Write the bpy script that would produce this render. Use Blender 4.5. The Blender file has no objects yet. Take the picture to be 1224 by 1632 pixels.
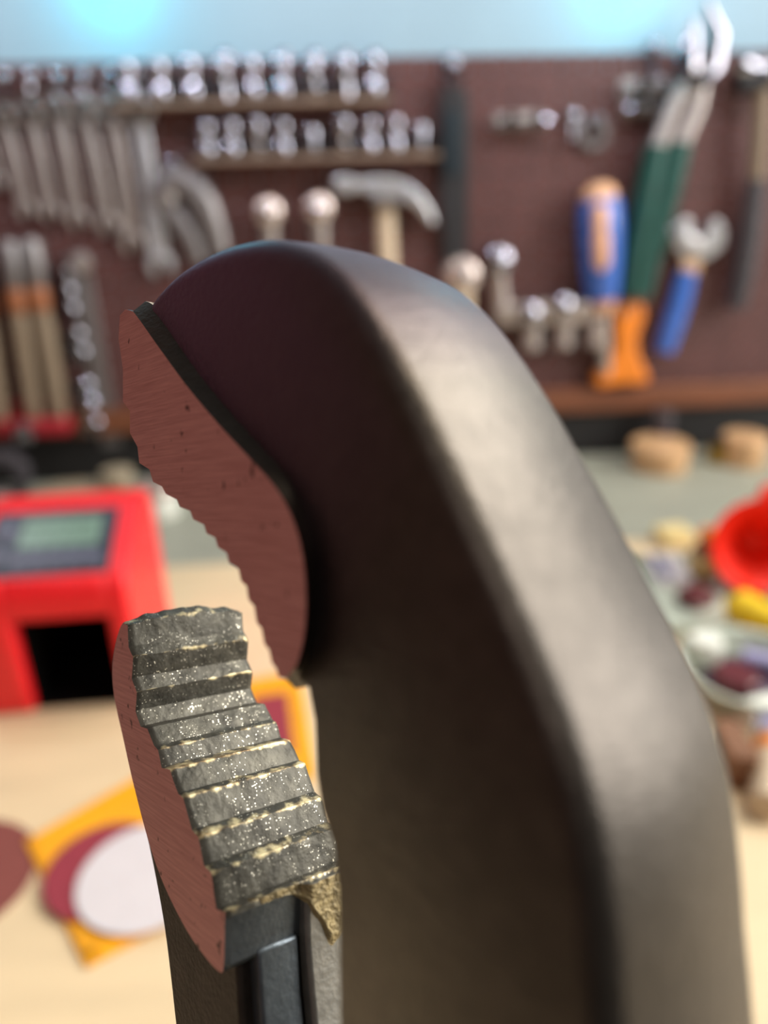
import bpy, bmesh, math, random
from mathutils import Vector as V, Matrix, noise
random.seed(4)
C = bpy.context.scene.collection
R = math.radians

# ------------------------------------------------------------------ camera
F = 1226.0                                   # focal length in pixels of the 1224 x 1632 frame
PITCH, YAW, ROLL = R(23.6), R(4.0), R(1.55)
CAM = V((0, 0, .337))                        # bench top is z = 0
fwd = V((math.sin(YAW)*math.cos(PITCH), math.cos(YAW)*math.cos(PITCH), -math.sin(PITCH)))
r0 = V((math.cos(YAW), -math.sin(YAW), 0)); u0 = r0.cross(fwd)
right = r0*math.cos(ROLL) - u0*math.sin(ROLL)
up = u0*math.cos(ROLL) + r0*math.sin(ROLL)
back = -fwd
CM = Matrix(((right.x, up.x, back.x, CAM.x), (right.y, up.y, back.y, CAM.y), (right.z, up.z, back.z, CAM.z), (0, 0, 0, 1)))
cd = bpy.data.cameras.new('camera'); cam = bpy.data.objects.new('camera', cd); C.objects.link(cam)
cam.matrix_world = CM
cd.sensor_width = 36; cd.sensor_fit = 'AUTO'; cd.lens = 36*F/1632
cd.clip_start = .004; cd.clip_end = 50
cd.dof.use_dof = True; cd.dof.focus_distance = .098; cd.dof.aperture_fstop = 8.8
bpy.context.scene.camera = cam

# ------------------------------------------------------------------ light
sc = bpy.context.scene
sc.view_settings.view_transform = 'Standard'; sc.view_settings.look = 'None'
sc.view_settings.gamma = 1; sc.view_settings.use_curve_mapping = False
sc.view_settings.exposure = -0.1
w = bpy.data.worlds.new('room'); sc.world = w; w.use_nodes = True
w.node_tree.nodes['Background'].inputs[0].default_value = (.92, .84, .80, 1)
w.node_tree.nodes['Background'].inputs[1].default_value = .085
def area(name, loc, target, sx, sy, watts, col):
    l = bpy.data.lights.new(name, 'AREA'); l.shape = 'RECTANGLE'; l.size = sx; l.size_y = sy; l.energy = watts; l.color = col
    o = bpy.data.objects.new(name, l); C.objects.link(o); o.location = loc
    o.rotation_euler = (V(target) - V(loc)).to_track_quat('-Z', 'Y').to_euler(); return o
area('ceiling_lamp', (.6, .42, 1.75), (.05, .45, 0), .6, .6, 11.5, (1, .87, .69))
area('window_light', (1.7, .02, .88), (0, .1, .3), 1.1, 1.2, 54, (1, .97, .92))
area('rear_fill', (-.30, -.75, 1.35), (-.02, .1, .3), .4, .4, 3.2, (1, .86, .78))  # added fill, brightens the ground side faces of the jaws
tl_ = area('hook_arc_fill', (.80, .52, 1.02), (0, .08, .3), .46, .46, 1.9, (1, .95, .86)); tl_.data.spread = R(60)  # added fill out of view, lifts the upper arc of the hook jaw
area('shelf_strip', (0, .62, .64), (0, .93, .42), 1.9, .03, .9, (.86, .93, 1))
for i, x in enumerate((-.42, -.02, .40)): area('glint_spot', (x, .64, .66), (x, .92, .38), .035, .035, .8, (.88, .90, 1))  # small spots added for bright glints on the chrome tools

# ------------------------------------------------------------------ projection onto real planes
YB = .922                                    # front of the pegboard
def ray(px, py): return (right*((px-612)/F) + up*((816-py)/F) + fwd)
def wp(px, py, off=0.0):                     # a point on (or off mm in front of) the pegboard
    d = ray(px, py); s = (YB-off)/d.y; return CAM + d*s
def tp(px, py, z=0.0):                       # a point on the bench
    d = ray(px, py); s = (z-CAM.z)/d.z; return CAM + d*s
def yp(px, py, y):
    d = ray(px, py); return CAM + d*(y/d.y)

# ------------------------------------------------------------------ materials
def lin(c): return tuple((x/12.92 if x <= .04045 else ((x+.055)/1.055)**2.4) for x in (v/255 for v in c))
def mat(name, col, rough=.5, metal=0.0, var=.12, scale=60, bump=0.0, bscale=200, coat=0.0, spec=None, emit=None, trans=0.0, anis=None):
    m = bpy.data.materials.new(name); m.use_nodes = True
    nt = m.node_tree; b = nt.nodes['Principled BSDF']; L = nt.links
    c = lin(col)
    tc = nt.nodes.new('ShaderNodeTexCoord')
    n = nt.nodes.new('ShaderNodeTexNoise'); n.inputs['Scale'].default_value = scale; n.inputs['Detail'].default_value = 4
    if anis:
        mp = nt.nodes.new('ShaderNodeMapping'); mp.inputs['Scale'].default_value = anis
        L.new(tc.outputs['Object'], mp.inputs[0]); L.new(mp.outputs[0], n.inputs[0])
    else: L.new(tc.outputs['Object'], n.inputs[0])
    rp = nt.nodes.new('ShaderNodeValToRGB')
    rp.color_ramp.elements[0].position = .3; rp.color_ramp.elements[1].position = .7
    rp.color_ramp.elements[0].color = (*[x*(1-var) for x in c], 1); rp.color_ramp.elements[1].color = (*[min(1, x*(1+var)) for x in c], 1)
    L.new(n.outputs[0], rp.inputs[0]); L.new(rp.outputs[0], b.inputs['Base Color'])
    b.inputs['Roughness'].default_value = rough; b.inputs['Metallic'].default_value = metal
    if spec is not None: b.inputs['Specular IOR Level'].default_value = spec
    b.inputs['Coat Weight'].default_value = coat; b.inputs['Transmission Weight'].default_value = trans
    if bump:
        n2 = nt.nodes.new('ShaderNodeTexNoise'); n2.inputs['Scale'].default_value = bscale; n2.inputs['Detail'].default_value = 5
        L.new(tc.outputs['Object'], n2.inputs[0])
        bp = nt.nodes.new('ShaderNodeBump'); bp.inputs['Strength'].default_value = bump; bp.inputs['Distance'].default_value = .0006
        L.new(n2.outputs[0], bp.inputs['Height']); L.new(bp.outputs[0], b.inputs['Normal'])
    if emit:
        b.inputs['Emission Color'].default_value = (*lin(col), 1); b.inputs['Emission Strength'].default_value = emit
    return m
M = {
 'wall': mat('pale_wall_paint', (138, 164, 178), .6, 0, .04, 8),
 'peg': mat('red_brown_hardboard', (82, 48, 46), .6, 0, .12, 30, .15, 300),
 'lip': mat('stained_wood', (112, 66, 42), .5, 0, .25, 30, .2, 120, anis=(1, 8, 8)),
 'black': mat('gap_shade_black', (18, 16, 15), .7),
 'grey_bench': mat('grey_green_paint', (150, 152, 138), .5, 0, .08, 20),
 'tan': mat('tan_plywood', (216, 194, 158), .55, 0, .06, 9, .1, 90, anis=(1, 6, 1)),
 'chrome': mat('chrome', (150, 150, 160), .09, 1, .03),
 'satin': mat('satin_steel', (176, 168, 164), .38, .75, .06),
 'dullsteel': mat('dull_steel', (134, 130, 130), .45, .75, .08),
 'darksteel': mat('dark_steel', (70, 66, 66), .5, 1, .1),
 'rubber': mat('black_rubber', (26, 25, 29), .6),
 'teal': mat('dark_teal_panel', (20, 34, 42), .45),
 'cream': mat('cream_wood', (196, 176, 150), .5, 0, .12, 40, anis=(8, 8, 1)),
 'knob': mat('pale_polished_knob', (205, 190, 182), .25, .55, .04),
 'blue': mat('blue_plastic', (56, 100, 182), .35, coat=.2),
 'orange': mat('orange_plastic', (226, 128, 34), .4),
 'peach': mat('peach_label', (226, 172, 132), .5),
 'green': mat('dark_green_grip', (8, 66, 58), .45),
 'charcoal': mat('charcoal_grip', (62, 58, 62), .6),
 'amber': mat('amber_plastic', (150, 92, 58), .4),
 'tanwood': mat('tan_handle_wood', (128, 112, 92), .5, 0, .15, 60, anis=(8, 8, 1)),
 'redholder': mat('dark_red_plastic', (150, 26, 38), .4),
 'red': mat('bright_red_plastic', (232, 30, 38), .38, 0, .03),
 'redfun': mat('red_funnel_plastic', (246, 40, 16), .42, 0, .03),
 'yellow': mat('yellow_plastic', (244, 205, 14), .4, 0, .04),
 'packet': mat('yellow_orange_card', (236, 164, 14), .45, 0, .06, 30),
 'burg': mat('burgundy_abrasive', (142, 48, 62), .8, 0, .1, 300, .3, 900),
 'brownred': mat('brown_red_abrasive', (126, 66, 60), .8, 0, .1, 300, .3, 900),
 'whitep': mat('white_paper', (208, 202, 206), .6, 0, .03),
 'whitepl': mat('white_plastic', (228, 230, 220), .4, 0, .03),
 'lilac': mat('lilac_plastic', (164, 162, 205), .3, 0, .05),
 'navy': mat('navy_print', (60, 66, 120), .5),
 'dishgrey': mat('translucent_grey_green_plastic', (184, 192, 178), .35, 0, .03),
 'violet': mat('dark_violet_plastic', (74, 60, 78), .3),
 'maroon': mat('maroon_plastic', (92, 34, 40), .3),
 'panel': mat('dark_slate_panel', (44, 48, 62), .35),
 'lcd': mat('green_grey_display', (112, 140, 124), .3, 0, .05),
 'lcdink': mat('display_ink', (70, 92, 84), .4),
 'btn': mat('slate_button', (104, 106, 124), .4),
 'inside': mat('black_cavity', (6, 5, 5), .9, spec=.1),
 'tinlid': mat('tan_tin_lid', (214, 172, 128), .35, .2, .06),
 'beige': mat('beige_plastic', (150, 138, 116), .5),
 'railbrown': mat('dusty_brown_rail', (128, 106, 90), .5),
 'paleiron': mat('bright_satin_steel', (206, 208, 212), .3, .7, .05),
 'fibre': mat('raw_board_fibre', (176, 142, 132), .8),
 'brown': mat('brown_cardboard', (128, 88, 62), .7),
 'gold': mat('pale_yellow_label', (222, 200, 140), .5),
 'grime': mat('dried_grease', (150, 134, 96), .45, .25, .45, 900, .9, 1600),
}
# glass / clear plastic
def clear(name, col, rough=.08):
    m = mat(name, col, rough, 0, .02, trans=.9); return m
M['clear'] = clear('clear_plastic', (225, 230, 232))

# forged black body of the pliers: oxide finish, fine pebble relief
def forged():
    m = mat('forged_black_oxide', (80, 75, 70), .40, .92, .12, 500, .22, 1500)
    nt = m.node_tree; L = nt.links; b = nt.nodes['Principled BSDF']; src = b.inputs['Base Color'].links[0].from_socket
    at = nt.nodes.new('ShaderNodeAttribute'); at.attribute_name = 'reflection_tint'  # mask for the purple reflection mixed into the base colour
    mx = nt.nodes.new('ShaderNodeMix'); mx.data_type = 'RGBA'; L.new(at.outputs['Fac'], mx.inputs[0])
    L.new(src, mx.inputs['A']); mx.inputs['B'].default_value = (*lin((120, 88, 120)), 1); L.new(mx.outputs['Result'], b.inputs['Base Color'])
    return m
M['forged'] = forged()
M['neck'] = mat('oxide_neck_steel', (62, 56, 52), .6, .75, .15, 400, .25, 1500)
M['bluesteel'] = mat('blue_grey_steel', (104, 112, 118), .42, .85, .1, 300, .15, 1200)
M['wornsteel'] = mat('worn_grey_steel', (146, 144, 137), .45, .8, .16, 500, .16, 1500)
# ground side face: red pegboard reflection painted into the colour, fine grinding lines, small pits
def ground():
    m = bpy.data.materials.new('ground_steel_red_reflection'); m.use_nodes = True
    nt = m.node_tree; b = nt.nodes['Principled BSDF']; L = nt.links
    tc = nt.nodes.new('ShaderNodeTexCoord'); mp = nt.nodes.new('ShaderNodeMapping'); L.new(tc.outputs['Object'], mp.inputs[0])
    mp.inputs['Rotation'].default_value = (0, R(-12), 0); mp.inputs['Scale'].default_value = (180, 180, 5200)
    n = nt.nodes.new('ShaderNodeTexNoise'); n.inputs['Scale'].default_value = 1; n.inputs['Detail'].default_value = 3; L.new(mp.outputs[0], n.inputs[0])
    rp = nt.nodes.new('ShaderNodeValToRGB'); L.new(n.outputs[0], rp.inputs[0])
    rp.color_ramp.elements[0].position = .3; rp.color_ramp.elements[0].color = (*lin((186, 124, 120)), 1)
    rp.color_ramp.elements[1].position = .72; rp.color_ramp.elements[1].color = (*lin((212, 150, 145)), 1)
    p = nt.nodes.new('ShaderNodeTexNoise'); p.inputs['Scale'].default_value = 520; L.new(tc.outputs['Object'], p.inputs[0])
    pr = nt.nodes.new('ShaderNodeValToRGB'); L.new(p.outputs[0], pr.inputs[0])
    pr.color_ramp.elements[0].position = .27; pr.color_ramp.elements[0].color = (.25, .2, .2, 1)
    pr.color_ramp.elements[1].position = .33; pr.color_ramp.elements[1].color = (1, 1, 1, 1)
    mx = nt.nodes.new('ShaderNodeMix'); mx.data_type = 'RGBA'; mx.blend_type = 'MULTIPLY'; mx.inputs[0].default_value = 1
    L.new(rp.outputs[0], mx.inputs['A']); L.new(pr.outputs[0], mx.inputs['B']); L.new(mx.outputs['Result'], b.inputs['Base Color'])
    b.inputs['Metallic'].default_value = .2; b.inputs['Roughness'].default_value = .55
    bp = nt.nodes.new('ShaderNodeBump'); bp.inputs['Strength'].default_value = .05; bp.inputs['Distance'].default_value = .0002
    L.new(n.outputs[0], bp.inputs['Height']); L.new(bp.outputs[0], b.inputs['Normal'])
    return m
M['ground'] = ground()
# serrated faces: grey phosphate with glittering grains, brassy worn ridges driven by the 'wear' attribute
def serrated():
    m = bpy.data.materials.new('serrated_grey_steel'); m.use_nodes = True
    nt = m.node_tree; b = nt.nodes['Principled BSDF']; L = nt.links
    N = nt.nodes.new
    tc = N('ShaderNodeTexCoord')
    n = N('ShaderNodeTexNoise'); n.inputs['Scale'].default_value = 420; n.inputs['Detail'].default_value = 6; L.new(tc.outputs['Object'], n.inputs[0])
    rp = N('ShaderNodeValToRGB'); L.new(n.outputs[0], rp.inputs[0])
    rp.color_ramp.elements[0].position = .3; rp.color_ramp.elements[0].color = (*lin((62, 60, 54)), 1)
    rp.color_ramp.elements[1].position = .75; rp.color_ramp.elements[1].color = (*lin((100, 97, 87)), 1)
    # glitter grains
    vo = N('ShaderNodeTexVoronoi'); vo.inputs['Scale'].default_value = 4300; L.new(tc.outputs['Object'], vo.inputs['Vector'])
    sep = N('ShaderNodeSeparateColor'); L.new(vo.outputs['Color'], sep.inputs[0])
    g1 = N('ShaderNodeMath'); g1.operation = 'GREATER_THAN'; g1.inputs[1].default_value = .82; L.new(sep.outputs[0], g1.inputs[0])
    g2 = N('ShaderNodeMath'); g2.operation = 'LESS_THAN'; g2.inputs[1].default_value = .36; L.new(vo.outputs['Distance'], g2.inputs[0])
    ga = N('ShaderNodeMath'); ga.operation = 'MULTIPLY'; L.new(g1.outputs[0], ga.inputs[0]); L.new(g2.outputs[0], ga.inputs[1])
    n3 = N('ShaderNodeTexNoise'); n3.inputs['Scale'].default_value = 160; L.new(tc.outputs['Object'], n3.inputs[0])
    gr = N('ShaderNodeMapRange'); gr.inputs[1].default_value = .42; gr.inputs[2].default_value = .58; L.new(n3.outputs[0], gr.inputs[0])
    gg = N('ShaderNodeMath'); gg.operation = 'MULTIPLY'; L.new(ga.outputs[0], gg.inputs[0]); L.new(gr.outputs[0], gg.inputs[1])
    # wear on ridges
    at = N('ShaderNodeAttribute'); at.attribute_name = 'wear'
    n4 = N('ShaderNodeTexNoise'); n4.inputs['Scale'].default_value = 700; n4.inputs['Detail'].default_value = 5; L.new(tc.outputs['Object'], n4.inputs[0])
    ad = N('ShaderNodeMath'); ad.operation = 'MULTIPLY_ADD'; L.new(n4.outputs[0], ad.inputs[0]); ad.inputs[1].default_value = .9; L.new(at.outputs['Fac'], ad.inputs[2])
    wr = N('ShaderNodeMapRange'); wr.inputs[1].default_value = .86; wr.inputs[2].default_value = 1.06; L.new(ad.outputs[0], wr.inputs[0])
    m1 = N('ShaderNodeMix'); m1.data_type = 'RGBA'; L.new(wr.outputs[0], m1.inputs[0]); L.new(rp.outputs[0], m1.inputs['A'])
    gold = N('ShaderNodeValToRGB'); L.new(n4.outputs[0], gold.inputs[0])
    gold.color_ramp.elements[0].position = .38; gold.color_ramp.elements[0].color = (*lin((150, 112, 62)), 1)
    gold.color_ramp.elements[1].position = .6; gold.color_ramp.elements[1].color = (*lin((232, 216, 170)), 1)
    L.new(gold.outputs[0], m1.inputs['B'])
    m2 = N('ShaderNodeMix'); m2.data_type = 'RGBA'; L.new(gg.outputs[0], m2.inputs[0]); L.new(m1.outputs['Result'], m2.inputs['A']); m2.inputs['B'].default_value = (.9, .85, .7, 1)
    L.new(m2.outputs['Result'], b.inputs['Base Color'])
    rr = N('ShaderNodeMapRange'); rr.inputs[3].default_value = .52; rr.inputs[4].default_value = .22; L.new(gg.outputs[0], rr.inputs[0]); L.new(rr.outputs[0], b.inputs['Roughness'])
    b.inputs['Metallic'].default_value = .6
    n5 = N('ShaderNodeTexNoise'); n5.inputs['Scale'].default_value = 1500; n5.inputs['Detail'].default_value = 4; L.new(tc.outputs['Object'], n5.inputs[0])
    s5 = N('ShaderNodeMath'); s5.operation = 'MULTIPLY_ADD'; L.new(gg.outputs[0], s5.inputs[0]); s5.inputs[1].default_value = .6; L.new(n5.outputs[0], s5.inputs[2])
    bp = N('ShaderNodeBump'); bp.inputs['Strength'].default_value = .34; bp.inputs['Distance'].default_value = .0003; L.new(s5.outputs[0], bp.inputs['Height']); L.new(bp.outputs[0], b.inputs['Normal'])
    return m
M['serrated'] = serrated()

# ------------------------------------------------------------------ mesh helpers
class MB:
    def __init__(s): s.v = []; s.f = []; s.mi = []
    def add(s, vs, fs, mi=0):
        k = len(s.v); s.v += [V(p) for p in vs]; s.f += [tuple(i+k for i in f) for f in fs]; s.mi += [mi]*len(fs); return s
    def box(s, c, size, rot=None, mi=0):
        c = V(c); h = V(size)/2; m = rot or Matrix.Identity(3)
        vs = [c + m @ V((x*h.x, y*h.y, z*h.z)) for x in (-1, 1) for y in (-1, 1) for z in (-1, 1)]
        return s.add(vs, [(0, 1, 3, 2), (4, 6, 7, 5), (0, 4, 5, 1), (2, 3, 7, 6), (0, 2, 6, 4), (1, 5, 7, 3)], mi)
    def tube(s, pts, rad, n=10, mi=0, flat=1.0, ref=None):
        pts = [V(p) for p in pts]
        if not hasattr(rad, '__len__'): rad = [rad]*len(pts)
        rings = []; k = len(s.v); x = None
        for i, p in enumerate(pts):
            t = (pts[min(i+1, len(pts)-1)] - pts[max(i-1, 0)]).normalized()
            if x is None:
                a = V(ref) if ref else (V((0, 0, 1)) if abs(t.z) < .9 else V((1, 0, 0)))
                x = (a - t*a.dot(t)).normalized()
            else: x = (x - t*x.dot(t)).normalized()
            y = t.cross(x)
            for j in range(n):
                a = 2*math.pi*j/n; s.v.append(p + x*(math.cos(a)*rad[i]) + y*(math.sin(a)*rad[i]*flat))
        for i in range(len(pts)-1):
            for j in range(n):
                s.f.append((k+i*n+j, k+i*n+(j+1) % n, k+(i+1)*n+(j+1) % n, k+(i+1)*n+j)); s.mi.append(mi)
        s.f.append(tuple(k+j for j in reversed(range(n)))); s.mi.append(mi)
        e = k+(len(pts)-1)*n; s.f.append(tuple(e+j for j in range(n))); s.mi.append(mi); return s
    def lathe(s, o, axis, prof, n=24, mi=0):             # prof: (radius, height along axis)
        o = V(o); t = V(axis).normalized(); a = V((0, 0, 1)) if abs(t.z) < .9 else V((1, 0, 0))
        x = (a - t*a.dot(t)).normalized(); y = t.cross(x); k = len(s.v)
        for r, h in prof:
            for j in range(n):
                g = 2*math.pi*j/n; s.v.append(o + t*h + (x*math.cos(g) + y*math.sin(g))*max(r, 1e-5))
        for i in range(len(prof)-1):
            for j in range(n):
                s.f.append((k+i*n+j, k+i*n+(j+1) % n, k+(i+1)*n+(j+1) % n, k+(i+1)*n+j)); s.mi.append(mi)
        s.f.append(tuple(k+j for j in reversed(range(n)))); s.mi.append(mi)
        e = k+(len(prof)-1)*n; s.f.append(tuple(e+j for j in range(n))); s.mi.append(mi); return s
    def prism(s, poly, d, mi=0):                          # poly: 3D points, extruded by vector d
        n = len(poly); d = V(d); vs = [V(p) for p in poly] + [V(p)+d for p in poly]
        return s.add(vs, [tuple(range(n)), tuple(reversed(range(n, 2*n)))] + [(i, i+n, (i+1) % n+n, (i+1) % n) for i in range(n)], mi)
def obj(name, mb, mats, parent=None, base=None, bevel=0, smooth=35, seg=2):
    me = bpy.data.meshes.new(name)
    b = V(base) if base is not None else (parent.get('_b') and V(parent['_b']) or V((0, 0, 0))) if parent else V((0, 0, 0))
    me.from_pydata([tuple(p-b) for p in mb.v], [], mb.f)
    mats = mats if isinstance(mats, (list, tuple)) else [mats]
    for m in mats: me.materials.append(M[m] if isinstance(m, str) else m)
    me.polygons.foreach_set('material_index', mb.mi)
    bm = bmesh.new(); bm.from_mesh(me); bmesh.ops.recalc_face_normals(bm, faces=bm.faces); bm.to_mesh(me); bm.free()
    if smooth:
        me.polygons.foreach_set('use_smooth', [True]*len(me.polygons)); me.set_sharp_from_angle(angle=R(smooth))
    o = bpy.data.objects.new(name, me); C.objects.link(o)
    if parent: o.parent = parent
    elif base is not None: o.location = b
    if bevel:
        md = o.modifiers.new('edge', 'BEVEL'); md.width = bevel; md.segments = seg; md.limit_method = 'ANGLE'; md.angle_limit = R(40)
    return o
def tag(o, label, cat, group=None):
    o['label'] = label; o['category'] = cat
    if group: o['group'] = group
    return o
ROOTS = []
def thing(name, label, cat, base, group=None):
    o = bpy.data.objects.new(name, None); C.objects.link(o); o.location = base; o.empty_display_size = .01
    o['_b'] = tuple(base); ROOTS.append(o); return tag(o, label, cat, group)
def struct(o): o['kind'] = 'structure'; return o
def nth(i): return ['first', 'second', 'third', 'fourth', 'fifth', 'sixth', 'seventh', 'eighth', 'ninth', 'tenth', 'eleventh'][i]

# ------------------------------------------------------------------ setting
struct(obj('wall_back', MB().box((0, YB+.035, .30), (4.4, .06, 1.9)), 'wall'))
# pegboard: every hole is cut through the sheet
PX0, PZ0, PZ1, PITCHH = -.6096, .078, .4505, .0254
def pegboard():
    mb = MB(); n = 8; r = .0034; t = .005
    nx, nz = 72, 14
    z_off = PZ1 - nz*PITCHH
    for ix in range(nx):
        for iz in range(nz):
            cx, cz = PX0+(ix+.5)*PITCHH, z_off+(iz+.5)*PITCHH; h = PITCHH/2
            sq = [(h, 0), (h, h), (0, h), (-h, h), (-h, 0), (-h, -h), (0, -h), (h, -h)]
            k = len(mb.v)
            for (x, z) in sq: mb.v.append(V((cx+x, YB, cz+z)))
            for j in range(n): mb.v.append(V((cx+r*math.cos(math.pi*j/4), YB, cz+r*math.sin(math.pi*j/4))))
            for j in range(n): mb.v.append(V((cx+r*math.cos(math.pi*j/4), YB+t, cz+r*math.sin(math.pi*j/4))))
            for j in range(n):
                q = (j+1) % n
                mb.f.append((k+j, k+q, k+8+q, k+8+j)); mb.f.append((k+8+j, k+8+q, k+16+q, k+16+j)); mb.mi += [0, 1]
    me = bpy.data.meshes.new('pegboard'); me.from_pydata([tuple(v) for v in mb.v], [], mb.f); me.materials.append(M['peg']); me.materials.append(M['fibre']); me.polygons.foreach_set('material_index', mb.mi)
    bm = bmesh.new(); bm.from_mesh(me); bmesh.ops.remove_doubles(bm, verts=bm.verts, dist=1e-5); bmesh.ops.recalc_face_normals(bm, faces=bm.faces); bm.to_mesh(me); bm.free()
    o = bpy.data.objects.new('pegboard', me); C.objects.link(o)
    return o, z_off
pb, PZB = pegboard()
tag(pb, 'red-brown perforated hardboard pegboard covering the back wall', 'pegboard')
e = obj('edge_strip', MB().box((.3048, YB+.0025, PZB-.004), (1.828, .005, .008)), 'peg'); e.parent = pb
tl = tag(obj('wood_ledge', MB().box((.3048, YB-.003, .074), (1.828, .016, .03)), 'lip', bevel=.002), 'stained brown wooden ledge along the lower edge of the pegboard', 'ledge')
struct(obj('gap_shade_1', MB().box((.3048, YB+.0015, .029), (1.828, .006, .058)), 'black'))  # black strip stands in for the shadowed gap under the pegboard
struct(obj('reflection_wall', MB().box((-.66, .1, .2), (.06, 1.7, 2.2)), mat('reflected_red_brown', (82, 50, 44), .7, 0, .3, 5, anis=(1, 1, 12))))  # unseen wall added so the jaw sides reflect dark red-brown
bt = thing('workbench', 'grey-green painted workbench under the pegboard', 'workbench', (0, .3, 0))
obj('bench_top', MB().box((.33, .32, -.02), (1.9, 1.2, .04)), 'grey_bench', bt, bevel=.003)
for sx in (-.48, 1.2):
    for y in (-.2, .84): obj('leg', MB().box((sx, y, -.46), (.08, .08, .84)), 'grey_bench', bt, bevel=.003)
obj('apron', MB().box((.36, -.2, -.09), (1.6, .03, .1)), 'grey_bench', bt)
struct(obj('floor', MB().box((0, 0, -.9), (5, 5, .04)), mat('concrete', (110, 106, 100), .8, 0, .15, 6)))
wb = tag(obj('work_board', MB().box((.27, .23, .002), (1.36, .86, .004)), 'tan', bevel=.001), 'large tan plywood board lying on the front of the bench', 'board')
BZ = .004

# two cyan LED lamps washing the wall above the pegboard
for i, (px, py) in enumerate(((166, -42), (1000, -46))):
    c = yp(px, py, YB-.012)
    t = thing('led_lamp', ['cyan LED puck lamp on the wall above the wrenches', 'cyan LED puck lamp on the wall above the lopper'][i], 'lamp', c+V((0, .017, 0)), 'cyan LED lamps above the pegboard')
    obj('housing', MB().lathe(c+V((0, .017, .012)), (0, -1, 0), [(.010, 0), (.011, .004), (.011, .012), (.009, .013)]), 'whitepl', t)
    l = bpy.data.lights.new('led', 'POINT'); l.energy = (.32, .22)[i]; l.color = (.0, .80, 1); l.shadow_soft_size = .006
    lo = bpy.data.objects.new('led', l); C.objects.link(lo); lo.location = c+V((0, -.030, -.004))

# ------------------------------------------------------------------ hooks and hanging tools
def hook(px, py, py2, label, reach=.02, group='chrome peg hooks'):
    """peg hook: plate end in the board at py, wire down the face to py2 then out and up"""
    a = wp(px, py); b = wp(px+ (py2-py)*.1*(612-px)/700, py2); z0, z1 = a.z, b.z
    m = MB(); r = .0022
    m.tube([V((a.x, YB+.004, z0)), V((a.x, YB-.004, z0)), V((a.x, YB-.006, z0-.002)), V((b.x, YB-.006, z1+.004)), V((b.x, YB-.008, z1)), V((b.x, YB-reach, z1)), V((b.x, YB-reach-.005, z1+.003)), V((b.x, YB-reach-.006, z1+.009))], r, 8)
    o = obj('peg_hook', m, 'chrome', base=V((a.x, YB, z0))); tag(o, label, 'hook', group)
    t = obj('tip', MB().lathe(V((b.x, YB-reach-.006, z1+.011))-V((b.x, YB, z1))*0, (0, 0, 1), [(.0008, -.004), (.0034, -.0025), (.0042, 0), (.0034, .0025), (.0008, .004)], 10), 'chrome', base=V((a.x, YB, z0)))
    t.location = (0, 0, 0); t.parent = o
    s = obj('plug', MB().lathe(V((a.x, YB-.001, z0)), (0, -1, 0), [(.0064, 0), (.0078, .002), (.0082, .005), (.0068, .0085), (.004, .0105), (.0008, .0113)], 16), 'chrome', base=V((a.x, YB, z0)))
    s.location = (0, 0, 0); s.parent = o
    return b

def ring_mb(c, R1, R2, th, n=20):
    m = MB(); vs = []
    for y in (0, -th):
        for rr in (R1, R2):
            for j in range(n): vs.append(V((c.x+rr*math.cos(2*math.pi*j/n), c.y+y, c.z+rr*math.sin(2*math.pi*j/n))))
    fs = []
    for j in range(n):
        q = (j+1) % n
        fs += [(j, q, n+q, n+j), (2*n+j, 3*n+j, 3*n+q, 2*n+q), (j, 2*n+j, 2*n+q, q), (n+j, n+q, 3*n+q, 3*n+j)]
    return m.add(vs, fs)
def wrench(i, a, b, wdt, label, m='satin'):
    A, B = wp(*a), wp(*b); y0 = YB-.0065
    A.y = B.y = y0
    d = (B-A).normalized(); s = V((-d.z, 0, d.x))
    t = thing('combination_wrench', label, 'wrench', V((A.x, YB, A.z)), 'combination wrenches hanging on the pegboard')
    rr = wdt*.95
    obj('box_end', ring_mb(A, rr*.58, rr, .007), m, t, bevel=.0012)
    p = A+d*rr*.9; q = B-d*wdt*.7; h = wdt*.60
    sh = MB().prism([p+s*h*.8, p-s*h*.8, q-s*h, q+s*h], (0, -.005, 0))
    obj('shaft', sh, m, t, bevel=.0014)
    W2 = wdt*.86; c = B
    ra = R(8); d2 = (d*math.cos(ra)+s*math.sin(ra)); s2 = V((-d2.z, 0, d2.x))
    pts = []
    for k in range(13):
        g = math.pi*(1.0 + (k/12)) if False else math.pi*k/12
        pts.append(c - d2*math.sin(g)*W2*.9 + s2*math.cos(g)*W2)
    pts += [c - s2*W2*.9 + d2*W2*.75, c - s2*W2*.5 + d2*W2*.9, c - s2*W2*.45, c - s2*W2*.2 - d2*W2*.3, c + s2*W2*.2 - d2*W2*.3, c + s2*W2*.45, c + s2*W2*.5 + d2*W2*.9, c + s2*W2*.9 + d2*W2*.75]
    obj('open_end', MB().prism(pts, (0, -.0065, 0)), m, t, bevel=.0012)
WR = [((-28, 190), (-2, 288), .011), ((10, 187), (46, 332), .012), ((53, 182), (84, 335), .0125), ((95, 178), (127, 347), .013), ((137, 178), (176, 355), .0135),
      ((180, 175), (213, 383), .0145), ((222, 176), (258, 418), .017)]
for i, (a, b, wd) in enumerate(WR):
    lab = ['shortest satin steel wrench at the frame edge of the hanging row', 'second satin wrench of the hanging row, counted from its short end', 'third satin wrench of the hanging row, counted from its short end',
           'middle satin wrench of the hanging row of seven', 'third satin wrench of the hanging row, counted from its longest', 'second longest satin wrench, beside the longest in the hanging row', 'longest and brightest steel wrench at the end of the hanging row'][i]
    wrench(i, a, b, wd, lab, 'satin' if i < 6 else 'paleiron')
    hook(a[0]-4, 122 if i else 128, a[1]-2, 'chrome peg hook carrying the %s wrench from the short end' % nth(i))
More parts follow.
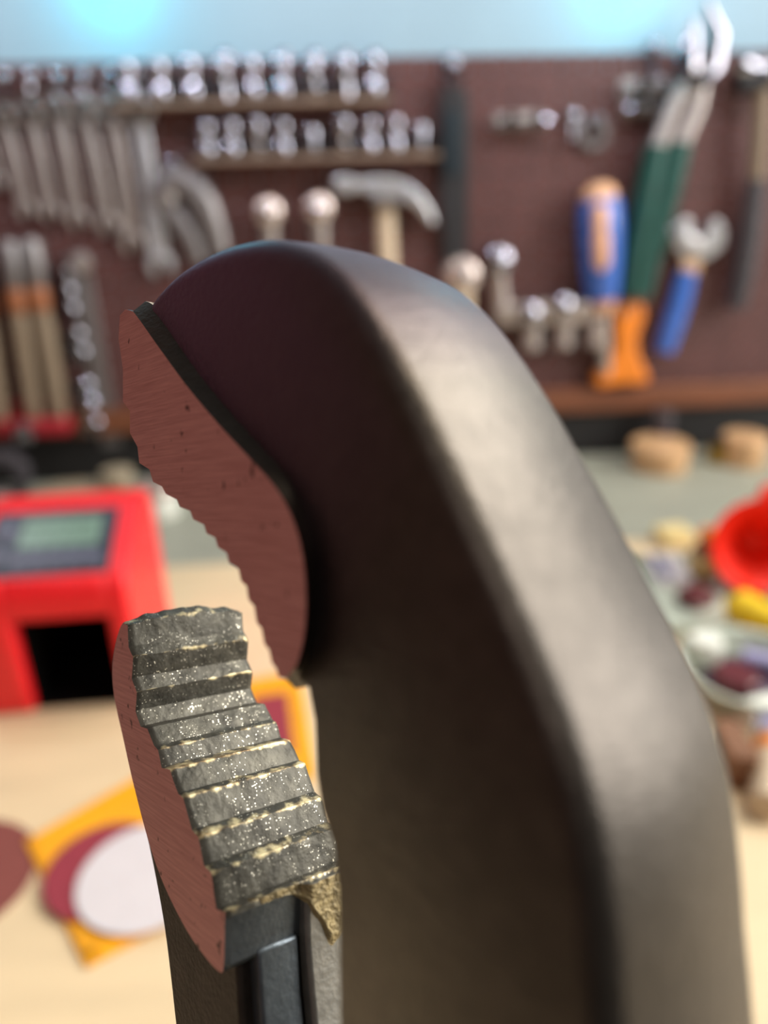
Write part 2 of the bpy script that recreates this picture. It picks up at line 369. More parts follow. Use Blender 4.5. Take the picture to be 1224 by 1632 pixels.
# a slim chrome rod lying over the hooks
A, B = wp(-30, 166, .03), wp(112, 138, .03)
o = tag(obj('rod', MB().tube([A, A.lerp(B, .5), B], [.004, .0035, .0045], 10), 'chrome', base=A), 'slim chrome rod resting across the wrench hooks', 'rod')

# big grey curved clamp
def wallpoly(pts, off): return [wp(px, py, off) for px, py in pts]
t = thing('curved_clamp', 'large grey curved steel clamp hanging beside the longest wrench', 'clamp', wp(300, 290))
arc = [(248, 318), (262, 298), (285, 288), (308, 300), (326, 328), (340, 365), (350, 405)]
obj('curved_arm', MB().tube(wallpoly(arc, .012), [.010, .014, .016, .0165, .016, .0145, .012], 12, flat=.6), 'dullsteel', t)
obj('lower_jaw', MB().tube(wallpoly([(262, 330), (285, 352), (305, 385), (318, 420)], .012), [.008, .0105, .0105, .009], 10, flat=.7), 'dullsteel', t)
obj('rivet', MB().lathe(wp(268, 318, .018), (0, -1, 0), [(.007, 0), (.007, .004), (.005, .006)], 14), 'satin', t)
hook(276, 262, 292, 'chrome peg hook carrying the curved clamp')

# socket ledges
def socket(base, r, h, axis, label, group, ms=('chrome', 'inside')):
    t = thing('socket', label, 'socket', base, group)
    ax = V(axis)
    obj('body', MB().lathe(base, ax, [(r*.90, 0), (r, .0015), (r, h*.36), (r*.8, h*.44), (r*.8, h*.55), (r*.97, h*.62), (r, h-.0015), (r*.92, h), (r*.6, h), (r*.58, h-.004)], 18), ms[0], t)
    obj('drive_hole', MB().lathe(base+ax*(h-.0038), ax, [(r*.57, 0), (r*.57, .0006)], 6), ms[1], t)
    return t
def ledge(p0, p1, depth, label):
    A, B = wp(*p0), wp(*p1); z = (A.z+B.z)/2
    t = thing('socket_ledge', label, 'ledge', V(((A.x+B.x)/2, YB, z)), 'socket ledges on the pegboard')
    obj('rail', MB().box(((A.x+B.x)/2, YB-depth/2, z-.003), (B.x-A.x, depth, .005)), 'railbrown', t, bevel=.001)
    obj('back_strip', MB().box(((A.x+B.x)/2, YB-.0012, z+.009), (B.x-A.x, .0024, .02)), 'darksteel', t)
    for f in (.12, .88): obj('screw', MB().lathe((A.x+(B.x-A.x)*f, YB-.0024, z+.012), (0, -1, 0), [(.004, 0), (.0035, .0014), (.001, .002)], 12), 'chrome', t)
    return z-.0005
z = ledge((186, 168), (620, 156), .032, 'beige ledge carrying the upper row of chrome sockets')
for i, px in enumerate((208, 258, 308, 358, 404, 451, 500, 549, 596)):
    p = wp(px, 160, .018); r = .0098+.0004*(i % 4)
    socket(V((p.x, YB-.0185, z)), r, .036+.001*(i % 3), (0, 0, 1), '%s chrome socket from the wrench end of the upper ledge' % nth(i), 'chrome sockets on the upper ledge')
    hook(px+2, 94, 118, 'chrome peg hook behind the %s socket of the upper ledge' % nth(i), .014) if i in (3, 5, 6, 7, 8) else None
z = ledge((312, 256), (694, 240), .032, 'beige ledge carrying the lower row of chrome sockets')
for i, px in enumerate((331, 371, 411, 452, 497, 547, 589, 629, 668)):
    p = wp(px, 245, .018); r = .0092+.0004*(i % 3)
    socket(V((p.x, YB-.0185, z)), r, .033+.001*(i % 3) - (.008 if i in (4, 8) else 0), (0, 0, 1), '%s chrome socket from the wrench end of the lower ledge' % nth(i), 'chrome sockets on the lower ledge')

# claw hammer
t = thing('claw_hammer', 'claw hammer with pale wooden handle hanging under the lower socket ledge', 'hammer', wp(615, 300))
head = [(530, 283), (556, 280), (566, 287), (590, 283), (618, 282), (645, 290), (668, 308), (684, 332), (692, 356), (684, 358), (668, 336), (648, 320), (630, 316), (600, 314), (568, 302), (556, 309), (532, 306)]
obj('head', MB().prism(wallpoly(head, .008), (0, -.018, 0)), 'paleiron', t, bevel=.005, seg=3)
obj('handle', MB().tube([wp(612, 290, .016), wp(614, 330, .016), wp(618, 440, .016), wp(622, 560, .016)], [.0095, .0098, .011, .013], 12, flat=.75), 'cream', t)
obj('cheek', MB().prism(wallpoly([(588, 310), (636, 312), (632, 330), (592, 328)], .006), (0, -.022, 0)), 'dullsteel', t, bevel=.002)
hook(592, 296, 324, 'chrome peg hook under the head of the claw hammer', .03)
hook(640, 296, 326, 'chrome peg hook under the claw of the hammer', .03)

# round-headed ratchets
def ratchet(p, q, r, label, mh='knob', mg='satin'):
    A, B = wp(*p, .016), wp(*q, .014)
    t = thing('ratchet', label, 'ratchet', V((A.x, YB, A.z)), 'round-headed ratchets on the pegboard')
    obj('head', MB().lathe(V((A.x, YB, A.z)), (0, -1, 0), [(r*.8, 0), (r, .003), (r, .018), (r*.9, .024), (r*.55, .028), (.001, .029)], 24), mh, t)
    d = B-A
    obj('shaft', MB().tube([A+d*.05, A+d*.3, A+d*.62, B], [r*.62, r*.52, r*.6, r*.66], 14, flat=.8), mg, t)
    obj('selector', MB().lathe(V((A.x, YB-.028, A.z)), (0, -1, 0), [(r*.34, 0), (r*.34, .004), (r*.2, .0055)], 12), 'chrome', t)
ratchet((428, 338), (440, 560), .0155, 'pale round-headed ratchet beside the curved clamp, behind the hook jaw')
ratchet((508, 332), (518, 560), .0155, 'pale round-headed ratchet just beside the claw hammer')
ratchet((735, 440), (745, 620), .021, 'cream round-headed ratchet under the black bar, half behind the jaw', 'knob', 'cream')
ratchet((794, 415), (800, 500), .0155, 'bright round-headed ratchet beside the blue and orange screwdriver', 'chrome', 'satin')

# black hanging bar
t = thing('level_bar', 'black flat bar with a dark teal panel hanging from one hook', 'level', wp(720, 150))
obj('body', MB().prism(wallpoly([(697, 152), (712, 138), (730, 138), (744, 152), (745, 270), (742, 420), (704, 420), (698, 270)], 0), (0, -.014, 0)), 'rubber', t, bevel=.003)
obj('panel', MB().prism(wallpoly([(708, 176), (735, 176), (735, 280), (709, 280)], .0139), (0, -.002, 0)), 'teal', t, bevel=.0008)
obj('hang_ring', ring_mb(wp(720, 128, .007), .006, .009, .003), 'chrome', t)
hook(719, 100, 128, 'chrome peg hook carrying the black bar')

# small chrome holders on the board
def holder(x0, x1, y, label, n=2):
    A, B = wp(x0, y), wp(x1, y); t = thing('tool_holder', label, 'holder', V(((A.x+B.x)/2, YB, A.z)))
    obj('plate', MB().box(((A.x+B.x)/2, YB-.0015, A.z), (B.x-A.x, .003, .016)), 'satin', t, bevel=.001)
    obj('bar', MB().tube([V((A.x, YB-.016, A.z-.002)), V(((A.x+B.x)/2, YB-.018, A.z-.002)), V((B.x, YB-.016, A.z-.002))], .0055, 12), 'chrome', t)
    for k in range(n):
        f = (k+.5)/n; x = A.x+(B.x-A.x)*f
        obj('post', MB().tube([V((x, YB, A.z)), V((x, YB-.024, A.z))], [.0045, .0068], 12), 'chrome', t)
holder(786, 868, 194, 'chrome double-post holder beside the black bar')
holder(986, 1082, 140, 'upper chrome bar holder beside the lopper jaws')
holder(990, 1046, 172, 'lower chrome bar holder beside the lopper jaws', 2)
hook(910, 186, 224, 'single chrome peg hook beside the small ring', .022)
o = tag(obj('steel_ring', ring_mb(wp(945, 213, .003), .010, .0165, .006), 'dullsteel', base=wp(945, 213), bevel=.001), 'small dull steel ring on the pegboard above the screwdriver', 'ring')
hook(945, 196, 208, 'chrome peg hook carrying the small steel ring', .012)
hook(1000, 372, 392, 'chrome peg hook between the screwdriver and the green lopper handle', .016)

# blue and orange screwdriver
A, B = wp(955, 296, .017), wp(960, 476, .017)
t = thing('screwdriver', 'big blue screwdriver with an orange stripe and a pale cap', 'screwdriver', V((A.x, YB, A.z)))
d = B-A
obj('handle', MB().tube([A+d*f for f in (.1, .16, .35, .6, .82, 1)], [.019, .023, .0245, .0235, .021, .0185], 20), 'blue', t)
obj('cap', MB().tube([A+d*f for f in (-.02, .01, .06, .12)], [.008, .0145, .0185, .0195], 20), 'peach', t)
fr = V((0, -.0235, 0))
obj('stripe', MB().tube([A+d*f+V((-.005, -.0150, 0)) for f in (.15, .20, .45, .66, .72)], [.008, .0105, .0112, .0105, .007], 14), 'peach', t)
obj('ferrule', MB().tube([B-d*.01, B+d*.12], [.016, .0125], 18), 'peach', t)
S2 = wp(966, 612, .017)
obj('blade', MB().tube([B+d*.11, B.lerp(S2, .8), S2], [.0075, .0075, .005], 12), 'satin', t)

# lopper with dark green handles
t = thing('lopper', 'long lopper with pink-lit chrome jaws and dark green handles', 'lopper', wp(1080, 160))
obj('jaw', MB().tube(wallpoly([(1100, 138), (1098, 105), (1103, 70), (1107, 32)], .026), [.011, .012, .009, .004], 12, flat=.5), 'chrome', t)
obj('jaw', MB().tube(wallpoly([(1116, 136), (1136, 100), (1146, 55), (1128, 5)], .026), [.011, .012, .010, .004], 12, flat=.5), 'chrome', t)
obj('pivot_bolt', MB().lathe(wp(1108, 128, .03), (0, -1, 0), [(.012, 0), (.012, .005), (.008, .008)], 16), 'chrome', t)
obj('shank', MB().tube(wallpoly([(1100, 128), (1072, 172), (1046, 240)], .024), [.010, .0095, .010], 12), 'satin', t)
obj('shank', MB().tube(wallpoly([(1116, 128), (1110, 172), (1082, 236)], .024), [.010, .0095, .010], 12), 'satin', t)
obj('handle', MB().tube(wallpoly([(1046, 232), (1030, 310), (1012, 400), (1004, 472)], .022), [.0135, .0145, .014, .0125], 14), 'green', t)
obj('handle', MB().tube(wallpoly([(1084, 228), (1062, 310), (1036, 400), (1022, 472)], .022), [.0135, .0145, .014, .0125], 14), 'green', t)
hook(1040, 76, 150, 'chrome peg hook at the top of the board beside the lopper jaws', .016)

# orange flared handle
t = thing('orange_scraper', 'orange flared scraper handle hanging below the green lopper', 'scraper', wp(990, 540))
obj('handle', MB().prism(wallpoly([(978, 478), (1016, 480), (1018, 500), (1006, 530), (1008, 560), (1026, 596), (1020, 606), (985, 606), (946, 612), (940, 600), (962, 572), (974, 545), (972, 515)], .001), (0, -.022, 0)), 'orange', t, bevel=.006, seg=3)
obj('hang_hole', ring_mb(wp(997, 494, .0225), .0035, .0055, .0015), 'satin', t)

# adjustable wrench with blue handle
t = thing('adjustable_wrench', 'adjustable wrench with a blue dipped handle and steel jaws', 'wrench', wp(1100, 380))
obj('head', MB().prism(wallpoly([(1064, 372), (1078, 352), (1090, 345), (1098, 352), (1094, 372), (1106, 378), (1122, 374), (1128, 350), (1140, 348), (1150, 366), (1148, 392), (1128, 408), (1112, 414), (1086, 412), (1072, 400)], .002), (0, -.012, 0)), 'paleiron', t, bevel=.003)
obj('neck', MB().prism(wallpoly([(1084, 408), (1114, 410), (1108, 440), (1080, 436)], .003), (0, -.009, 0)), 'tinlid', t, bevel=.002)
obj('knurl', MB().lathe(wp(1106, 392, .016), (1, 0, 0), [(.004, -.007), (.005, -.005), (.005, .005), (.004, .007)], 12), 'satin', t)
obj('handle', MB().tube(wallpoly([(1095, 432), (1086, 470), (1072, 515), (1058, 560)], .011), [.0115, .0135, .0145, .012], 14, flat=.7), 'blue', t)
hook(1066, 372, 384, 'chrome peg hook beside the head of the adjustable wrench', .018)

# hammer at the edge
t = thing('ball_hammer', 'hammer with bright face, pale shaft and charcoal grip at the board edge', 'hammer', wp(1215, 120))
obj('head', MB().tube([wp(1172, 104, .025), wp(1190, 106, .025), wp(1200, 110, .025), wp(1250, 112, .025), wp(1290, 112, .025)], [.011, .012, .0085, .010, .013], 14), 'chrome', t)
obj('collar', MB().tube([wp(1178, 134, .025), wp(1224, 128, .025)], [.011, .011], 12), 'rubber', t)
obj('shaft', MB().tube([wp(1218, 112, .025), wp(1214, 190, .022), wp(1206, 292, .018)], [.0085, .0085, .0088], 12), 'tanwood', t)
obj('grip', MB().tube([wp(1206, 286, .018), wp(1196, 370, .017), wp(1184, 440, .017), wp(1173, 492, .017)], [.0105, .0125, .0125, .0105], 14), 'charcoal', t)
hook(1188, 118, 136, 'chrome peg hook under the hammer head at the board edge', .03)

# bar with hanging sockets low on the board
A, B = wp(786, 500), wp(938, 492)
t = thing('socket_bar', 'grey metal bar with sockets hanging below it, beside the screwdriver', 'rack', V(((A.x+B.x)/2, YB, A.z)))
obj('bar', MB().box(((A.x+B.x)/2, YB-.012, (A.z+B.z)/2), (B.x-A.x, .024, .024)), 'satin', t, bevel=.003)
for px, py in ((845, 500), (896, 488)):
    p = wp(px, py, .024); obj('knob', MB().lathe(p+V((0, .002, 0)), (0, -1, 0), [(.012, 0), (.013, .003), (.012, .008), (.007, .012), (.001, .0135)], 18), 'chrome', t)
for i, (px, py) in enumerate(((846, 543), (897, 540), (947, 538))):
    p = wp(px, py, .012)
    zt = (A.z+B.z)/2-.012
    socket(V((p.x, YB-.012, zt+.0005)), .0125, zt-p.z+.010, (0, 0, -1), ['socket under the grey bar nearest the jaws', 'middle socket of three under the grey bar', 'socket under the grey bar nearest the orange handle'][i], 'sockets under the grey bar', ('satin', 'inside'))

# long tools in a red holder on the left
A, B = wp(8, 672), wp(122, 664); zh = A.z
t = thing('red_holder', 'dark red plastic holder under the long wood-handled tools', 'holder', V(((A.x+B.x)/2, YB, zh)))
obj('tray', MB().box(((A.x+B.x)/2, YB-.019, zh), (B.x-A.x, .038, .018)), 'redholder', t, bevel=.004, seg=3)
obj('back_plate', MB().box(((A.x+B.x)/2, YB-.0015, zh+.014), ((B.x-A.x)*.9, .003, .024)), 'redholder', t, bevel=.001)
for i, ((x0, y0), (x1, y1)) in enumerate((((-42, 396), (-4, 650)), ((14, 384), (52, 648)), ((48, 380), (92, 646)))):
    P, Q = wp(x0, y0, .018), wp(x1, y1, .018); Q.z = zh+.0088; Q.y = YB-.018; d = P-Q
    k = thing('long_chisel', ['long chisel with tan shaft half out of frame in the red holder', 'middle long chisel with amber ferrule in the red holder', 'long chisel with amber ferrule nearest the bit strip in the red holder'][i], 'chisel', Q, 'long chisels in the red holder')
    obj('handle', MB().tube([Q+d*f for f in (0, .1, .5, .64)], [.009, .0105, .0115, .010], 14), 'tanwood', k)
    obj('ferrule', MB().tube([Q+d*f for f in (.62, .66, .73, .76)], [.0105, .0118, .0112, .009], 14), 'amber', k)
    obj('steel_end', MB().tube([Q+d*f for f in (.75, .78, .97, 1.0)], [.0095, .0115, .0118, .008], 14), 'dullsteel', k)
p = wp(30, 645, .045); o = tag(obj('steel_ball_knob', MB().lathe(V((p.x, YB-.038, zh)), (0, -1, 0), [(.006, -.0005), (.006, .005), (.011, .008), (.0125, .014), (.009, .021), (.001, .0235)], 18), 'chrome', base=V((p.x, YB-.038, zh))), 'round chrome knob on the front of the red holder', 'knob')
p0, p1 = wp(15, 585, .034), wp(22, 618, .034)

# vertical strip of small sockets
A, B = wp(116, 402), wp(172, 712)
t = thing('socket_strip', 'leaning steel strip holding a column of small sockets', 'rack', wp(140, 550))
d = (B-A).normalized(); s = V((-d.z, 0, d.x))
obj('rail', MB().prism([A+s*.006, B+s*.006, B-s*.016, A-s*.016] if s.x < 0 else [A-s*.006, B-s*.006, B+s*.016, A+s*.016], (0, -.004, 0)), 'dullsteel', t, bevel=.001)
obj('end_stop', MB().lathe(wp(131, 419, .004), (0, -1, 0), [(.011, 0), (.012, .006), (.009, .012), (.002, .014)], 16), 'satin', t)
for i, (px, py) in enumerate(((106, 438), (110, 464), (114, 492), (124, 532), (131, 560), (139, 612), (146, 640), (153, 672))):
    p = wp(px, py)
    socket(V((p.x, YB-.0035, p.z)), .0092, .022, (0, -1, 0), '%s socket from the top of the leaning steel strip' % nth(i), 'sockets on the leaning strip', ('chrome', 'inside'))

# ------------------------------------------------------------------ things in the gap under the pegboard
def tin(px, py, r, h, y, label, cat, mb_, ml, knob=None, name='tin'):
    p = yp(px, py, y); p.z = 0
    t = thing(name, label, cat, p)
    obj('body', MB().lathe(p, (0, 0, 1), [(r*.94, 0), (r*.97, .002), (r*.97, h*.78)], 28), mb_, t)
    obj('lid', MB().lathe(p, (0, 0, 1), [(r*.98, h*.7), (r*1.01, h*.72), (r*1.01, h*.95), (r*.96, h), (r*.5, h*1.01), (.001, h*1.01)], 28), ml, t)
    if knob: obj('knob', MB().lathe(p+V((0, 0, h)), (0, 0, 1), [(r*.3, 0), (r*.36, .005), (r*.3, .012), (.001, .014)], 16), knob, t)
tin(1052, 716, .035, .032, .860, 'wide tan tin under the pegboard ledge, nearest the pliers', 'tin', 'tinlid', 'tinlid')
tin(1052, 706, .0125, .060, .895, 'slim dark violet-grey bottle standing behind the wide tan tin', 'bottle', mat('violet_grey', (66, 58, 74), .4), 'charcoal', name='slim_bottle')
tin(1186, 712, .027, .036, .860, 'narrower tan tin without a knob under the pegboard ledge', 'tin', 'tinlid', 'tinlid')
tin(1145, 735, .014, .034, .868, 'small dark yellow tin between the two tan tins', 'tin', mat('ochre', (150, 120, 20), .4), 'rubber')
tin(112, 800, .040, .030, .80, 'wide beige tin behind the red gauge', 'tin', 'beige', 'beige')
tin(190, 775, .017, .046, .82, 'slim beige pot behind the red gauge', 'pot', 'beige', 'beige', name='pot')
tin(256, 806, .021, .034, .80, 'small white lidded jar beside the red gauge', 'jar', 'whitepl', 'knob', name='lidded_jar')
tin(-4, 800, .016, .030, .80, 'small pink-grey lidded jar at the frame edge behind the gauge', 'jar', 'brown', 'knob', name='lidded_jar')
p = yp(-4, 735, .86); o = tag(obj('tape_roll', ring_mb(V((p.x, .875, .0305)), .018, .030, .02, 28), 'charcoal', base=V((p.x, .875, 0)), bevel=.001), 'charcoal tape roll standing on edge under the pegboard', 'tape roll')

# ------------------------------------------------------------------ red gauge with display
def red_gauge():
    B0 = tp(40, 1128, BZ); B0 = V((-.198, .445, BZ))
    t = thing('digital_gauge', 'bright red digital gauge with dark panel and arched opening', 'gauge', B0)
    ang = R(1.5); Rz = Matrix.Rotation(ang, 3, 'Z')
    def P(x, y, z): return B0 + Rz @ V((x, y, z))
    X0, X1 = -.046, .062
    Z = {}
    # side profile (y, z): the two side cheeks carry the housing
    def cheek(xa, xb):
        prof = [(.004, 0), (.0, .03), (.0, .092), (.004, .100), (.070, .127), (.100, .124), (.112, .105), (.116, 0)]
        return MB().prism([P(xa, y, z) for y, z in prof], Rz @ V((xb-xa, 0, 0)))
    obj('side_cheek', cheek(X0, X0+.031), 'red', t, bevel=.004, seg=3)
    obj('side_cheek', cheek(X1-.016, X1), 'red', t, bevel=.004, seg=3)
    top = [(.0, .074), (.0, .092), (.004, .100), (.070, .127), (.100, .124), (.112, .105), (.112, .07)]
    obj('housing', MB().prism([P(X0+.029, y, z) for y, z in top], Rz @ V((X1-X0-.043, 0, 0))), 'red', t, bevel=.002)
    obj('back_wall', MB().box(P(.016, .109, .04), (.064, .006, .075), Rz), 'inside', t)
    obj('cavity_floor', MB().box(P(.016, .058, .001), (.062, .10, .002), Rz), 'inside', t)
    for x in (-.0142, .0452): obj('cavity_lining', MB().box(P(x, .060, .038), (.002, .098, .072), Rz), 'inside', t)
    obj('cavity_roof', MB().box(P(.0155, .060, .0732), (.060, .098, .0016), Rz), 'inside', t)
    # sloped control panel
    n = V((0, -.027, .066)).normalized(); e = V((0, .066, .027)).normalized(); c0 = V((0, .037, .1135))
    def Q(x, s, h): return P(*(c0 + V((x, 0, 0)) + e*s + n*h))
    def slab(x0, x1, s0, s1, h0, h1): return MB().prism([Q(x0, s0, h0), Q(x1, s0, h0), Q(x1, s1, h0), Q(x0, s1, h0)], Rz @ (n*(h1-h0)))
    f = obj('control_panel', slab(-.033, .050, -.030, .029, -.001, .0015), 'panel', t, bevel=.0008)
    def sub(name, mb, m):
        o = obj(name, mb, m, base=B0); o.location = (0, 0, 0); o.parent = f; return o
    sub('display', slab(-.012, .040, -.006, .020, .0012, .0022), 'lcd')
    for k in range(4):                                   # unreadable digits of the display
        x = -.008+k*.0115
        for (a, b, c, d) in ((0, .006, .012, .0132), (0, .006, .001, .0022), (0, .0012, .001, .013), (.0048, .006, .001, .013)):
            sub('display_segment', slab(x+a, x+b, c, d, .0021, .0024), 'lcdink')
    for k in range(5): sub('button', slab(-.012+k*.0115, -.004+k*.0115, -.022, -.014, .0012, .003), 'btn')
    sub('round_button', MB().lathe(Q(-.0235, .010, .001), Rz @ n, [(.006, 0), (.006, .0018), (.005, .0024)], 18), 'btn')
    sub('round_button', MB().lathe(Q(-.0235, -.012, .001), Rz @ n, [(.005, 0), (.005, .0018), (.004, .0024)], 18), 'btn')
red_gauge()

# ------------------------------------------------------------------ abrasive packets and discs
def flat(name, pts, z, th, m, label, cat, bevel=.001, parent=None):
    q = [tp(px, py, z) for px, py in pts]
    return q
def disc(name, px, py, r, z, th, m, label, cat, group=None, tilt=0):
    c = tp(px, py, z); n = V((math.sin(tilt), 0, math.cos(tilt)))
    o = obj(name, MB().lathe(c, n, [(r*.995, 0), (r, th*.5), (r*.995, th), (.001, th)], 40), m, base=c); return tag(o, label, cat, group)
def packet(corners, label, window=None, name='abrasive_packet'):
    q = [tp(px, py, BZ) for px, py in corners]; c = sum(q, V())/4
    t = thing(name, label, 'packet', c, 'yellow abrasive packets')
    obj('sleeve', MB().prism(q, (0, 0, .0022)), 'packet', t, bevel=.0008)
    ins = [p.lerp(c, .06)+V((0, 0, .0022)) for p in q]
    for i in range(4):
        a, b = ins[i], ins[(i+1) % 4]; d = (c-(a+b)/2); d.z = 0; d = d.normalized()*.004
        obj('seam', MB().prism([a, b, b+d, a+d], (0, 0, .0006)), 'packet', t)
    return t, c
packet([(40, 1345), (300, 1195), (372, 1420), (138, 1545)], 'yellow-orange card packet under the burgundy and white discs')
disc('sanding_disc', 170, 1386, .0315, BZ+.0030, .0012, 'burg', 'burgundy sanding disc lying on the yellow packet', 'sanding disc')
disc('paper_disc', 232, 1396, .0345, BZ+.0044, .0010, 'whitep', 'white paper-backed disc on top of the burgundy sanding disc', 'disc')
disc('sanding_disc', -70, 1402, .040, BZ, .0012, 'brownred', 'brown-red sanding disc lying alone on the tan board at the frame edge', 'sanding disc')
t, c = packet([(372, 1090), (478, 1072), (506, 1240), (392, 1268)], 'yellow-orange packet seen in the gap between the plier jaws')
q = [tp(*k, BZ+.0022) for k in ((402, 1112), (458, 1104), (470, 1200), (412, 1212))]
obj('burgundy_print', MB().prism(q, (0, 0, .0005)), 'burg', t)

# ------------------------------------------------------------------ clutter on the right of the bench
def upright(px, py, y=None, z=BZ): return tp(px, py, z)
# shallow plastic tray with small packs
c = tp(1108, 952, BZ)
t = thing('parts_tray', 'shallow clear-white plastic tray of small packs beside the red funnel', 'tray', c)
TW, TD, TH = .11, .12, .012
obj('base', MB().box(c+V((0, 0, .001)), (TW, TD, .002)), 'dishgrey', t)
for (dx, dy, sx, sy) in ((0, TD/2, TW, .002), (0, -TD/2, TW, .002), (TW/2, 0, .002, TD), (-TW/2, 0, .002, TD)):
    obj('side', MB().box(c+V((dx, dy, TH/2)), (sx, sy, TH)), 'dishgrey', t, bevel=.0005)
def card(px, py, sx, sy, sz, rz, m, label, cat, stripe=None):
    c2 = tp(px, py, BZ+.002); Rz = Matrix.Rotation(R(rz), 3, 'Z')
    k = thing('card_pack', label, cat, c2)
    obj('box', MB().box(c2+V((0, 0, sz/2)), (sx, sy, sz), Rz), m, k, bevel=.0008)
    if stripe:
        obj('printed_band', MB().box(c2+Rz @ V((-sx*.18, 0, sz)), (sx*.28, sy*.9, .0008), Rz), stripe, k)
card(1072, 862, .030, .026, .012, 8, 'gold', 'pale yellow card pack at the back of the clear-white tray', 'pack')
card(1062, 918, .030, .045, .010, -8, 'whitep', 'white card pack with a navy band in the tray', 'pack', 'navy')
c2 = tp(1118, 918, BZ+.002)
k = thing('amber_bottle', 'small amber-brown bottle with a yellow label in the tray', 'bottle', c2)
obj('body', MB().lathe(c2, (0, 0, 1), [(.011, 0), (.0125, .002), (.0125, .026), (.007, .033), (.006, .036)], 20), 'brown', k)
obj('label_band', MB().lathe(c2, (0, 0, 1), [(.0128, .008), (.0130, .0085), (.0130, .022), (.0128, .0225)], 20), 'gold', k)
obj('cap', MB().lathe(c2, (0, 0, 1), [(.007, .035), (.0078, .036), (.0078, .044), (.006, .0455)], 18), 'orange', k)
card(1108, 962, .024, .020, .012, 20, 'maroon', 'small maroon pack at the front of the tray', 'pack')
# red funnel lying with its mouth to the room
c = tp(1192, 944, BZ); ax = V((-.30, -.90, .30)).normalized(); m0 = c+V((0, 0, .0435))+V((.004, -.002, .0005))
t = thing('funnel', 'bright red plastic funnel lying with its mouth facing out', 'funnel', c)
obj('cone', MB().lathe(m0, ax, [(.004, -.075), (.006, -.072), (.008, -.040), (.038, 0), (.0405, .001), (.0405, .004), (.037, .004), (.034, .0), (.007, -.034), (.001, -.034)], 36), 'redfun', t)
upv = (V((0, 0, 1)) - ax*ax.z).normalized()
obj('hang_tab', MB().box(m0+upv*.0455+ax*.002, (.016, .004, .014), Matrix.Rotation(R(14), 3, 'X')), 'redfun', t, bevel=.0018)
# yellow handle
A, B = tp(1160, 972, .014), tp(1290, 1034, .014)
t = thing('yellow_scoop', 'bright yellow plastic handle lying in front of the red funnel', 'scoop', V((A.x, A.y, BZ)))
obj('handle', MB().tube([A+V((0, 0, .007)), A.lerp(B, .12)+V((0, 0, .007)), A.lerp(B, .5)+V((0, 0, .006)), B+V((0, 0, .005))], [.007, .0140, .0138, .012], 16), 'yellow', t)
obj('ring_tip', ring_mb(B+V((.012, .003, .005)), .006, .0105, .006), 'yellow', t)
# round white dish with small things
c = tp(1190, 1098, BZ)
t = thing('white_dish', 'round translucent white dish holding small caps on the bench', 'dish', c)
obj('bowl', MB().lathe(c, (0, 0, 1), [(.034, 0), (.038, .001), (.046, .017), (.0485, .0185), (.0485, .0205), (.044, .0195), (.036, .0035), (.001, .003)], 40), 'dishgrey', t)
def capthing(p, r, h, m, label, name='bottle_cap', axis=(0, 0, 1), cat='cap'):
    k = thing(name, label, cat, p)
    obj('shell', MB().lathe(p, axis, [(r*.95, 0), (r, .001), (r, h*.85), (r*.9, h), (.001, h)], 24), m, k)
    ax2 = V(axis).normalized(); a = V((0, 0, 1)) if abs(ax2.z) < .9 else V((1, 0, 0)); x = (a-ax2*a.dot(ax2)).normalized(); y = ax2.cross(x)
    rb = MB()
    for j in range(20):
        g = 2*math.pi*j/20; q = p+(x*math.cos(g)+y*math.sin(g))*r
        rb.tube([q+ax2*h*.1, q+ax2*h*.8], r*.06, 6)
    o = obj('ribbing', rb, m, k); o['kind'] = 'stuff'
D = c+V((0, 0, .004))
tag(obj('flat_lid', MB().lathe(D, (0, 0, 1), [(.030, 0), (.031, .001), (.031, .003), (.029, .004), (.001, .004)], 36), 'violet', base=D), 'flat dark violet lid lying in the bottom of the round dish', 'lid')
D = D+V((0, 0, .004))
capthing(D+V((-.020, .026, 0)), .0115, .018, 'whitepl', 'white ribbed cap standing in the round white dish')
capthing(D+V((-.012, -.004, 0)), .015, .010, 'maroon', 'flat dark maroon cap lying in the round white dish')
A = D+V((.004, .018, .0065)); B = D+V((.026, .003, .0065))
k = thing('lilac_tube', 'short lilac plastic tube lying in the round white dish', 'tube', A-V((0, 0, .0065)))
obj('barrel', MB().tube([A, A.lerp(B, .9)], .0065, 14), 'lilac', k)
obj('end_cap', MB().tube([A.lerp(B, .86), B], [.0072, .0068], 14), 'lilac', k)
# ribbed white cap lying in front of the dish, with a striped tube and a brown block
p = tp(1183, 1158, BZ)
capthing(p+V((0, 0, .0092)), .0088, .03, 'whitepl', 'white ribbed cap lying on its side in front of the dish', axis=(.97, .24, 0))
p = tp(1172, 1242, BZ)
t = thing('brown_block', 'brown cardboard block on the tan board beside the striped tube', 'block', p)
obj('block', MB().box(p+V((0, .008, .012)), (.016, .034, .024), Matrix.Rotation(R(-6), 3, 'Z')), 'brown', t, bevel=.001)
obj('top_flap', MB().box(p+V((0, .008, .0243)), (.0145, .030, .0008), Matrix.Rotation(R(-6), 3, 'Z')), 'brown', t)
A, B = tp(1222, 1290, BZ+.01), tp(1232, 1165, BZ+.01)
t = thing('striped_tube', 'cream tube with an orange band lying beside the brown block', 'tube', V((A.x, A.y, BZ)))
obj('body', MB().tube([A, A.lerp(B, .02), A.lerp(B, .98), B], [.006, .0098, .0098, .008], 18), 'cream', t)
obj('band', MB().tube([A.lerp(B, .62), A.lerp(B, .78)], .0101, 18), 'orange', t)
obj('cap', MB().tube([A.lerp(B, .86), A.lerp(B, 1.06)], [.0102, .0095], 18), 'lilac', t)

